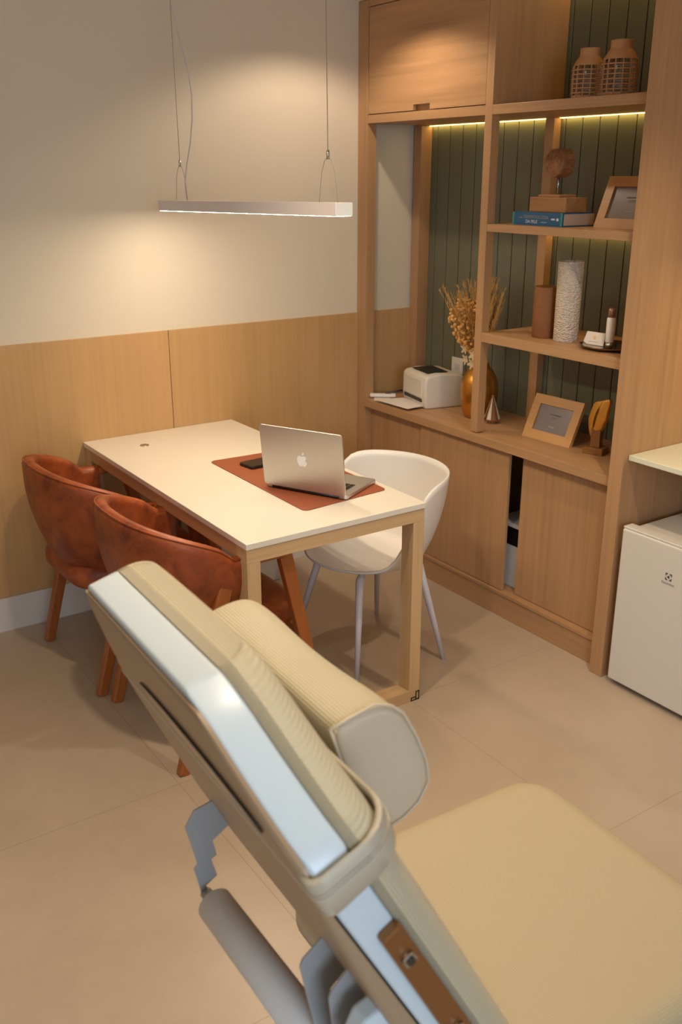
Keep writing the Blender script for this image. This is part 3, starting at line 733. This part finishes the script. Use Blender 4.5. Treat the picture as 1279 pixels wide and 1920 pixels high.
bm = NB(); prism(bm, [(-0.018, 0.045, 0), (-0.018, -0.045, 0), (-0.004, -0.040, 0.044), (-0.004, 0.038, 0.044)], (0.004, 0, 0)); cf = link('front_card', bm, M['paper'], t, world=False)
bm = NB(); prism(bm, [(-0.013, 0, 0.0), (0.022, 0, 0.0), (0.022, 0, 0.004), (0.0, 0, 0.040)], (0, -0.042, 0)); bmesh.ops.translate(bm, verts=bm.verts[:], vec=(0, 0.021, 0)); link('stand', bm, M['white_plastic'], t, world=False)
bm = NB(); pts = []
for k in range(16):
    a = 2*PI*k/16; r_ = 0.0075 if k % 2 == 0 else 0.005
    yy, zz = math.cos(a)*r_, 0.026+math.sin(a)*r_*0.95; pts.append((-0.0186+0.014/0.044*zz, yy, zz))
prism(bm, pts, (0.0006, 0, 0)); link('emblem', bm, M['gold_sun'], cf, world=False)
bm = NB(); box(bm, (-0.0150, -0.020, 0.010), (-0.0144, 0.020, 0.0114)); link('print_line', bm, M['text_grey'], cf, world=False)
t = thing('spray_bottle', 'slim white bottle with rose gold cap standing on the bronze tray', 'bottle', (0.105, -1.428, ZM+0.0065))
link('bottle_body', lathe(NB(), [(0, .022), (.0145, .022), (.0155, .026), (.0155, .105), (.013, .110), (0, .110)], (0.105, -1.428, ZM+0.0065), 24), M['white_plastic'], t, smooth=True, angle=40)
link('metal_base', lathe(NB(), [(0, 0), (.013, 0), (.013, .022), (0, .022)], (0.105, -1.428, ZM+0.0065), 24), M['steel'], t)
link('cap', lathe(NB(), [(0, .110), (.0125, .110), (.0125, .138), (.011, .142), (0, .142)], (0.105, -1.428, ZM+0.0065), 24), M['copper'], t)

# ------------------------------------------------------------------ upper shelf (z 1.602)
ZU = 1.602
t = thing('hardcover_book', 'thick blue hardcover book lying under the wooden block', 'book', (0.15, -1.05, ZU))
y0, y1 = -0.940, -1.195
link('cover', box(box(box(NB(), (0.070, y0, ZU+0.0005), (0.235, y1, ZU+0.0035)), (0.070, y0, ZU+0.0445), (0.235, y1, ZU+0.0475)), (0.066, y0, ZU+0.0005), (0.072, y1, ZU+0.0475), 0), M['book_blue'], t)
link('page_block', B((0.073, y0+0.003, ZU+0.0037), (0.231, y1-0.003, ZU+0.0443)), M['pages'], t)
for ya_, yb_ in ((y0, y0-0.010), (y1+0.010, y1)): link('spine_edge', B((0.0650, ya_, ZU+0.0005), (0.0658, yb_, ZU+0.0475), 0), M['book_teal'], t)
text('spine_title', 'DERMATOLOGIA', 0.0165, axes((0.0655, -1.062, ZU+0.030), (0, -1, 0), (0, 0, 1)), M['text_grey'], t, 0.0004)
text('spine_title', 'DA PELE', 0.0165, axes((0.0655, -1.040, ZU+0.0135), (0, -1, 0), (0, 0, 1)), M['text_white'], t, 0.0004)
bm = NB(); box(bm, (0.0650, -0.975, ZU+0.026), (0.0657, -0.992, ZU+0.029)); link('spine_mark', bm, M['text_pink'], t)
for q_ in (((0.0650, -1.090, ZU+0.012), (0.0657, -1.118, ZU+0.0135)), ((0.0650, -1.140, ZU+0.022), (0.0657, -1.158, ZU+0.028)), ((0.0650, -1.166, ZU+0.020), (0.0657, -1.176, ZU+0.029))): link('spine_mark', B(*q_, 0), M['text_white'], t)
t = thing('log_sculpture', 'wooden block base carrying a round cut log disc on a thin metal rod', 'sculpture', (0.165, -1.06, ZU+0.0478))
link('block', B((0.105, -0.985, ZU+0.0478), (0.215, -1.170, ZU+0.100), 0.002), M['rough_wood'], t)
link('top_plate', B((0.115, -1.018, ZU+0.1002), (0.205, -1.125, ZU+0.109), 0.001), M['rough_wood'], t)
bm = NB(); tube(bm, [(0.150, -1.082, ZU+0.109), (0.150, -1.082, ZU+0.182)], 0.0034, 10); link('rod', bm, M['steel'], t)
bm = NB(); ds = []
for k in range(28):
    a = 2*PI*k/28; r_ = 0.050*(1+0.05*math.sin(3*a+1)+0.03*math.sin(7*a)); ds.append((0.128, -1.076+0.96*r_*math.cos(a), ZU+0.222+r_*math.sin(a)))
prism(bm, ds, (0.048, -0.012, 0)); tile_bevel(link('log_disc', bm, M['cutlog'], t), 0.003)

# ------------------------------------------------------------------ rattan jars on the top shelf
ZT = 2.026
def jar(label, x, y, r, h):
    t = thing('rattan_jar', label, 'jar', (x, y, ZT), 0, 'rattan covered jars on the top shelf')
    prof = lambda f: r*(0.90+0.12*min(1, f/0.12)**0.5) if f < 0.60 else (r*1.02*(1-0.40*((f-0.60)/0.25)**1.5) if f < 0.85 else r*0.61)
    link('glass_jar', lathe(NB(), [(0, 0.004)]+[(prof(k/14)*0.86, max(0.004, h*k/14)) for k in range(15)], (0, 0, 0), 28), M['glass'], t, smooth=True, world=False)
    bm = NB(); nr = 14
    for k in range(nr):
        a = 2*PI*k/nr
        tube(bm, [(prof(f/16)*math.cos(a), prof(f/16)*math.sin(a), h*f/16) for f in range(0, 12)], 0.0024, 5)
    for k in range(1, 7):
        f = 0.05+k*0.088; tube(bm, [(prof(f)*1.02*math.cos(2*PI*q/30), prof(f)*1.02*math.sin(2*PI*q/30), h*f) for q in range(31)], 0.0023, 5)
    link('rattan_weave', bm, M['wicker'], t, world=False)
    bm = NB(); pr = [(prof(0.66+0.34*k/14)*(1.04), h*(0.66+0.34*k/14)) for k in range(15)]
    pr += [(q[0]-0.005, q[1]) for q in reversed(pr)]; pr.append(pr[0]); lathe(bm, pr, (0, 0, 0), 32)
    link('rattan_collar', bm, M['wicker'], t, smooth=True, world=False)
    link('rattan_foot', lathe(NB(), [(0, 0), (r*0.9, 0), (r*0.96, h*0.05), (r*1.0, h*0.09), (r*0.93, h*0.09), (r*0.85, h*0.01), (0, 0.002)], (0, 0, 0), 32), M['wicker'], t, smooth=True, world=False)
jar('shorter rattan-wrapped glass jar on the top shelf, on the left', 0.135, -1.200, 0.053, 0.166)
jar('taller rattan-wrapped glass jar on the top shelf, on the right', 0.120, -1.350, 0.056, 0.176)

# ------------------------------------------------------------------ treatment chair (foreground)
TC = thing('treatment_chair', 'cream upholstered reclining treatment chair with white shell in the foreground', 'chair', (-1.80, -2.75, 0))
YC = -2.80
# centre line of the back (white shell rear face), running down from the head end
cur = [Vector((-2.268, 0, 1.285))]; nrm = []; ds_ = 0.01; NS = 84
for k in range(NS+1):
    s = k*ds_; a = R(16.0+12*min(1, max(0, (s-0.03)/0.16)))
    d = Vector((math.sin(a), 0, -math.cos(a))); nrm.append(Vector((math.cos(a), 0, math.sin(a))))
    if k < NS: cur.append(cur[-1]+d*ds_)
def PS(s):
    f = max(0, min(NS-1e-6, s/ds_)); i = int(f); t_ = f-i
    return cur[i].lerp(cur[i+1], t_), nrm[i].lerp(nrm[i+1], t_)
def sm01(x): x = max(0, min(1, x)); return x*x*(3-2*x)
def ynear(s):
    r_ = 0.03*(1-math.sqrt(max(0, 1-(1-min(1, s/0.03))**2))) if s < 0.03 else 0
    k = max(0, min(1, (s-0.004)/0.118)); return -2.930+r_-0.168*(k**0.9 if k < 0.85 else 0.85**0.9+(1-0.85**0.9)*math.sin((k-0.85)/0.15*PI/2))
def yfar(s):
    r_ = 0.03*(1-math.sqrt(max(0, 1-(1-min(1, s/0.03))**2))) if s < 0.03 else 0
    return -2.575-r_-0.02*sm01(s/0.14)
def slab(n0, n1, s0, s1, dw=0.0, rnd_f=0.0, rnd_b=0.0, nu=56, nv=60, uvs=True, crown=0.0, pillowy=None):
    """closed slab following the back; rounded front/back edges"""
    bm = NB(); L = bm.loops.layers.uv.verify()
    def row(j):
        t_ = j/nv; t_ = 0.5-0.5*math.cos(PI*t_) if True else t_
        return s0+(s1-s0)*t_
    def pos(i, j, front):
        a = -math.cos(PI*i/nu)       # -1..1 clustered at the ends
        s = row(j); ya_, yb_ = ynear(max(0, s))-dw, yfar(max(0, s))+dw; y = (ya_+yb_)/2+a*(yb_-ya_)/2
        d1 = max(1e-5, (yb_-ya_)/2*(1-abs(a))*(0.75 if s < 0.12 else 1)); d2 = max(1e-5, s-s0); d3 = max(1e-5, s1-s)
        dist = (d1**-4+d2**-4+d3**-4)**-0.25
        r_ = rnd_f if front else rnd_b; n_ = n1 if front else n0
        if callable(n_): n_ = n_(s)
        if front and crown: n_ = n_+crown*(1-a*a)*math.sin(PI*min(1, max(0, (s-s0)/(s1-s0))))**0.5
        if r_ > 0 and dist < r_:
            k = 1-dist/r_; drop = r_*(1-math.sqrt(max(0, 1-k*k))); drop = min(drop, 0.02 if not front else 1)
            n_ += (-drop if front else drop)
        P_, N_ = PS(s); q = P_+N_*n_; q.y = y; dd = drop if (front and r_ > 0 and dist < r_) else 0
        w_ = d2**4/(d1**4+d2**4); return q, (y+math.copysign(dd, a)*w_, s-dd*(1-w_))
    F = [[pos(i, j, True) for j in range(nv+1)] for i in range(nu+1)]; Bk = [[pos(i, j, False) for j in range(nv+1)] for i in range(nu+1)]
    fv = [[bm.verts.new(F[i][j][0]) for j in range(nv+1)] for i in range(nu+1)]; bv = [[bm.verts.new(Bk[i][j][0]) for j in range(nv+1)] for i in range(nu+1)]
    def face(vs_, uv_):
        f = bm.faces.new(vs_); f.smooth = True
        for l, u in zip(f.loops, uv_): l[L].uv = u
    for i in range(nu):
        for j in range(nv):
            q = ((i, j), (i+1, j), (i+1, j+1), (i, j+1))
            face([fv[a][b] for a, b in q], [F[a][b][1] for a, b in q]); face([bv[a][b] for a, b in reversed(q)], [Bk[a][b][1] for a, b in reversed(q)])
    def side(q, p):
        face([fv[q[0]][q[1]], fv[p[0]][p[1]], bv[p[0]][p[1]], bv[q[0]][q[1]]], [(q[1]*.01, .1), (p[1]*.01, .1), (p[1]*.01, 0), (q[1]*.01, 0)])
    for j in range(nv): side((0, j), (0, j+1)); side((nu, j+1), (nu, j))
    for i in range(nu): side((i+1, 0), (i, 0)); side((i, nv), (i+1, nv))
    return bm
link('white_frame', slab(0.0, 0.043, 0.0, 0.80, 0, 0.005, 0.005), M['white_shell'], TC, smooth=True, angle=50)['label'] = 'glossy white frame'
def CFs(s): return 0.090-0.004*sm01(s/0.20)   # cushion front
link('back_cushion', slab(0.0432, CFs, -0.016, 0.80, 0.001, 0.034, 0.0, crown=0.006), M['cream'], TC, smooth=True)
bs = link('back_shell', slab(lambda s: -0.006-0.022*sm01(s/0.50), -0.002, 0.012, 0.80, -0.003, 0.002, 0.010), M['beige_shell'], TC, smooth=True, angle=50)
bs['label'] = 'beige lacquered rear shell'
# dark patch laid on the rear shell, painting shade and reflections of handle cutouts
bm = NB(); pts1 = []; pts2 = []
for k in range(25):
    f = k/24; y_ = -2.72-0.31*f; hh = 0.015*math.sin(PI*f)**0.7
    for sg, L_ in ((1, pts1), (-1, pts2)):
        P_, N_ = PS(0.088+0.016*f+sg*hh); q = P_+N_*(-0.0095-0.001*f); q.y = y_; L_.append(q)
for k in range(24):
    bm.faces.new([bm.verts.new(p) for p in (pts1[k], pts1[k+1], pts2[k+1], pts2[k])])
bmesh.ops.remove_doubles(bm, verts=bm.verts[:], dist=0.0002)
o = link('painted_handle_recess', bm, M['dark_slot'], bs); sdm = o.modifiers.new('th', 'SOLIDIFY'); sdm.thickness = 0.003; sdm.offset = 0
# strap loop round the back
def strap_pts(s, grow):
    ya_, yb_ = ynear(s)-0.004-grow, yfar(s)+0.004+grow; n_b = -0.004-grow; n_f = CFs(s)+0.007+grow
    loop = []
    for (cy_, cn_, a0) in ((-1, 1, 180), (1, 1, 90), (1, -1, 0), (-1, -1, -90)):
        rr = 0.045 if cn_ > 0 else 0.014
        for k in range(7):
            a = R(a0-15*k)
            y_ = (ya_+rr if cy_ < 0 else yb_-rr)+rr*math.cos(a); n_ = (n_f-rr if cn_ > 0 else n_b+rr)+rr*math.sin(a)
            loop.append((y_, n_))
    P_, N_ = PS(s); out = []
    for y_, n_ in loop:
        q = P_+N_*n_; q.y = y_; out.append(q)
    return out
bm = NB(); rows = []
for s, g in ((0.122, 0.0), (0.120, 0.002), (0.122, 0.005), (0.147, 0.0055), (0.172, 0.005), (0.174, 0.002), (0.172, 0.0)):
    rows.append([bm.verts.new(p) for p in strap_pts(s, g)])
nn = len(rows[0])
for a in range(len(rows)):
    b = (a+1) % len(rows)
    for k in range(nn): bm.faces.new((rows[a][k], rows[a][(k+1) % nn], rows[b][(k+1) % nn], rows[b][k]))
st = link('strap', bm, M['strap'], TC, smooth=True, angle=60); st['label'] = 'beige strap holding the head pillow'
bm = NB()
for s in (0.138, 0.143): pp_ = strap_pts(s, 0.0062); tube(bm, pp_+[pp_[0]], 0.0006, 4)
link('stitching', bm, mat('pale stitching', (0.62, 0.55, 0.42), 0.6), st)
# armrest bracket on the near side
def sidept(s, n, dy): P_, N_ = PS(s); q = P_+N_*n; q.y = ynear(s)-dy; return q
bm = NB(); prism(bm, rounded_poly([sidept(0.245, 0.018, 0.001), sidept(0.245, 0.044, 0.001), sidept(0.60, 0.044, 0.001), sidept(0.60, 0.014, 0.001)], 0.006), (0, -0.012, 0))
br = tile_bevel(link('armrest_bracket', bm, M['bronze'], TC), 0.0015); br['label'] = 'bronze metal bar with bolts'
for s in (0.290, 0.445):
    c = sidept(s, 0.030, 0.013)
    bm = NB(); tube(bm, [c, c+Vector((0, -0.006, 0))], 0.0085, 6, caps=True); link('bolt', bm, M['steel'], br)
    bm = NB(); tube(bm, [c+Vector((0, -0.0061, 0)), c+Vector((0, -0.008, 0))], 0.005, 12); link('bolt', bm, M['dark_slot'], br)
# head pillow
sec = [(-2.118, 1.209), (-2.097, 1.215), (-2.060, 1.222), (-2.038, 1.214), (-2.020, 1.198), (-2.000, 1.161), (-1.984, 1.122), (-1.979, 1.090), (-1.993, 1.066), (-2.015, 1.052), (-2.038, 1.047), (-2.058, 1.071), (-2.080, 1.110), (-2.100, 1.150)]
cxp = sum(p[0] for p in sec)/len(sec); czp = sum(p[1] for p in sec)/len(sec)
bm = NB(); L = bm.loops.layers.uv.verify(); prof = [(-2.952, 0.0), (-2.954, 0.55), (-2.953, 0.90), (-2.949, 0.975), (-2.940, 1.0), (-2.90, 1.0), (-2.86, 0.955), (-2.82, 0.915), (-2.775, 0.90), (-2.73, 0.915), (-2.69, 0.955), (-2.65, 1.0), (-2.615, 1.0), (-2.605, 0.96), (-2.598, 0.85), (-2.596, 0.5), (-2.596, 0.0)]
rings = []; 
for y_, sc_ in prof:
    lift = 0.0
    rings.append([bm.verts.new((cxp+(x-cxp)*sc_, y_, czp+(z-czp)*sc_)) for x, z in sec] if sc_ > 0 else [bm.verts.new((cxp, y_, czp))])
per = [0]
for k in range(len(sec)): a_, b_ = sec[k], sec[(k+1) % len(sec)]; per.append(per[-1]+math.hypot(a_[0]-b_[0], a_[1]-b_[1]))
for ri, (a, b) in enumerate(zip(rings, rings[1:])):
    for k in range(len(sec)):
        k2 = (k+1) % len(sec)
        q = [a[0] if len(a) == 1 else a[k], a[0] if len(a) == 1 else a[k2], b[0] if len(b) == 1 else b[k2], b[0] if len(b) == 1 else b[k]]
        q = list(dict.fromkeys(q)); f = bm.faces.new(q); f.smooth = True
        endcap = ri < 3 or ri > len(prof)-5; f.material_index = 1 if endcap else 0
        for l in f.loops:
            c_ = l.vert.co
            kk = k if (l.vert in (a[k if len(a) > 1 else 0], b[k if len(b) > 1 else 0])) else k+1
            l[L].uv = (c_.x, c_.z) if endcap else (per[kk], c_.y)
pl = soft(link('head_pillow', bm, [M['cream'], M['cream_side']], TC, smooth=True), 2)
bm = NB(); tube(bm, [(cxp+(x-cxp)*1.0, -2.948, czp+(z-czp)*1.0) for x, z in (sec+[sec[0]])], 0.0020, 6); link('piping', bm, M['cream_side'], pl, smooth=True)
# seat
bm = NB(); L = bm.loops.layers.uv.verify()
sx0, sx1, sy0, sy1, zt = -1.93, -1.300, -3.06, -2.455, 0.572
def seatpos(u, v, top):
    a = -math.cos(PI*u); b = -math.cos(PI*v)
    # squircle corner rounding
    hx_, hy_ = (sx1-sx0)/2, (sy1-sy0)/2; x = a*hx_; y = b*hy_; rc = 0.085
    ex, ey = max(0, abs(x)-(hx_-rc)), max(0, abs(y)-(hy_-rc))
    if ex > 0 and ey > 0:
        m_ = max(ex, ey); h_ = math.hypot(ex, ey); k = m_/h_; x = math.copysign(hx_-rc+ex*k, x); y = math.copysign(hy_-rc+ey*k, y)
    ex, ey = max(0, abs(x)-(hx_-rc)), max(0, abs(y)-(hy_-rc)); d_ = rc-math.hypot(ex, ey) if (ex > 0 or ey > 0) else rc
    d_ = max(0, d_); r_ = 0.045; drop = r_*(1-math.sqrt(max(0, 1-(1-min(1, d_/r_))**2)))
    z = zt+0.006*(1-(a*a+b*b)/2)-drop if top else zt-0.085+min(0.01, drop)
    return Vector(((sx0+sx1)/2+x, (sy0+sy1)/2+y, z))
nu = 40
tv = grid(bm, lambda u, v: seatpos(u, v, True), nu, nu, uv=lambda a, b: tuple(seatpos(a, b, True).xy)); bv = grid(bm, lambda u, v: seatpos(u, v, False), nu, nu, uv=lambda a, b: (a, b))
for k in range(nu):
    for (i, j, i2, j2) in ((0, k, 0, k+1), (nu, k, nu, k+1), (k, 0, k+1, 0), (k, nu, k+1, nu)):
        f = bm.faces.new((tv[i][j], tv[i2][j2], bv[i2][j2], bv[i][j])); f.smooth = True
link('seat_cushion', bm, M['cream_seat'], TC, smooth=True)
link('seat_frame', B((-1.88, -3.03, 0.42), (-1.33, -2.49, 0.486), 0.01, 3), M['white_shell'], TC)
bm = NB(); box(bm, (-1.345, -3.00, 0.06), (-1.305, -2.51, 0.44), 0.018, 3); link('leg_rest', bm, M['cream'], TC)
link('column', B((-1.72, -2.88, 0.08), (-1.48, -2.62, 0.4195), 0.02, 3), M['white_shell'], TC)
link('base', B((-1.90, -3.00, 0.0), (-1.36, -2.50, 0.0795), 0.02, 3), M['white_shell'], TC)
# roll brackets behind the back
def plate(name, pts, y0, th=0.004, mm='grey'):
    o = link(name, prism(NB(), [(x-0.035*(y0+3.1), y0, z) for x, z in pts], (0, -th, 0)), M[mm], TC); return tile_bevel(o, 0.001)
plate('roll_bracket', [(-2.100, 0.951), (-2.154, 0.940), (-2.168, 0.917), (-2.153, 0.847), (-2.159, 0.842), (-2.147, 0.780), (-2.133, 0.791), (-2.143, 0.805), (-2.124, 0.816), (-2.132, 0.848), (-2.123, 0.852), (-2.128, 0.879), (-2.101, 0.896), (-2.085, 0.900)], -2.66)
plate('roll_bracket', [(-2.139, 0.965), (-2.170, 0.943), (-2.174, 0.934), (-2.166, 0.887), (-2.145, 0.780), (-2.110, 0.770), (-2.134, 0.880), (-2.100, 0.910), (-2.110, 0.945)], -2.975)
plate('roll_bracket', [(-2.133, 0.955), (-2.162, 0.930), (-2.165, 0.920), (-2.158, 0.857), (-2.135, 0.770), (-2.098, 0.770), (-2.115, 0.870), (-2.08, 0.90), (-2.11, 0.94)], -3.02)
bm = NB(); prism(bm, [(-2.172, -3.05, 0.900), (-2.157, -3.05, 0.932), (-2.129, -3.05, 0.939), (-2.09, -3.05, 0.88), (-2.00, -3.05, 0.72), (-2.04, -3.05, 0.70), (-2.13, -3.05, 0.80)], (0, -0.03, 0))
tile_bevel(link('hinge_cover', bm, M['white_shell'], TC), 0.006, 3)
# paper roll carried by the brackets
t = thing('paper_roll', 'pale grey paper roll held behind the treatment chair back', 'paper roll', (-2.143, -2.85, 0.79))
bm = NB(); tube(bm, [(-2.143, -2.690, 0.792), (-2.143, -2.694, 0.792), (-2.146, -3.10, 0.792)], [0.022, 0.026, 0.027], 32); link('roll', bm, mat('pale grey paper', (0.72, 0.70, 0.68), 0.6), t)
bm = NB(); tube(bm, [(-2.143, -2.665, 0.792), (-2.143, -2.6895, 0.792)], 0.009, 12); link('core', bm, M['grey'], t)

piv = Vector((-2.24, -3.10, 0)); Rz = Matrix.Rotation(R(-2.0), 3, 'Z')
TC.location = piv+Rz @ (Vector(TC.location)-piv); TC.rotation_euler = (0, 0, R(-2.0))
PL.rotation_euler = (R(-0.9), 0, 0); PL.location.z -= 0.012
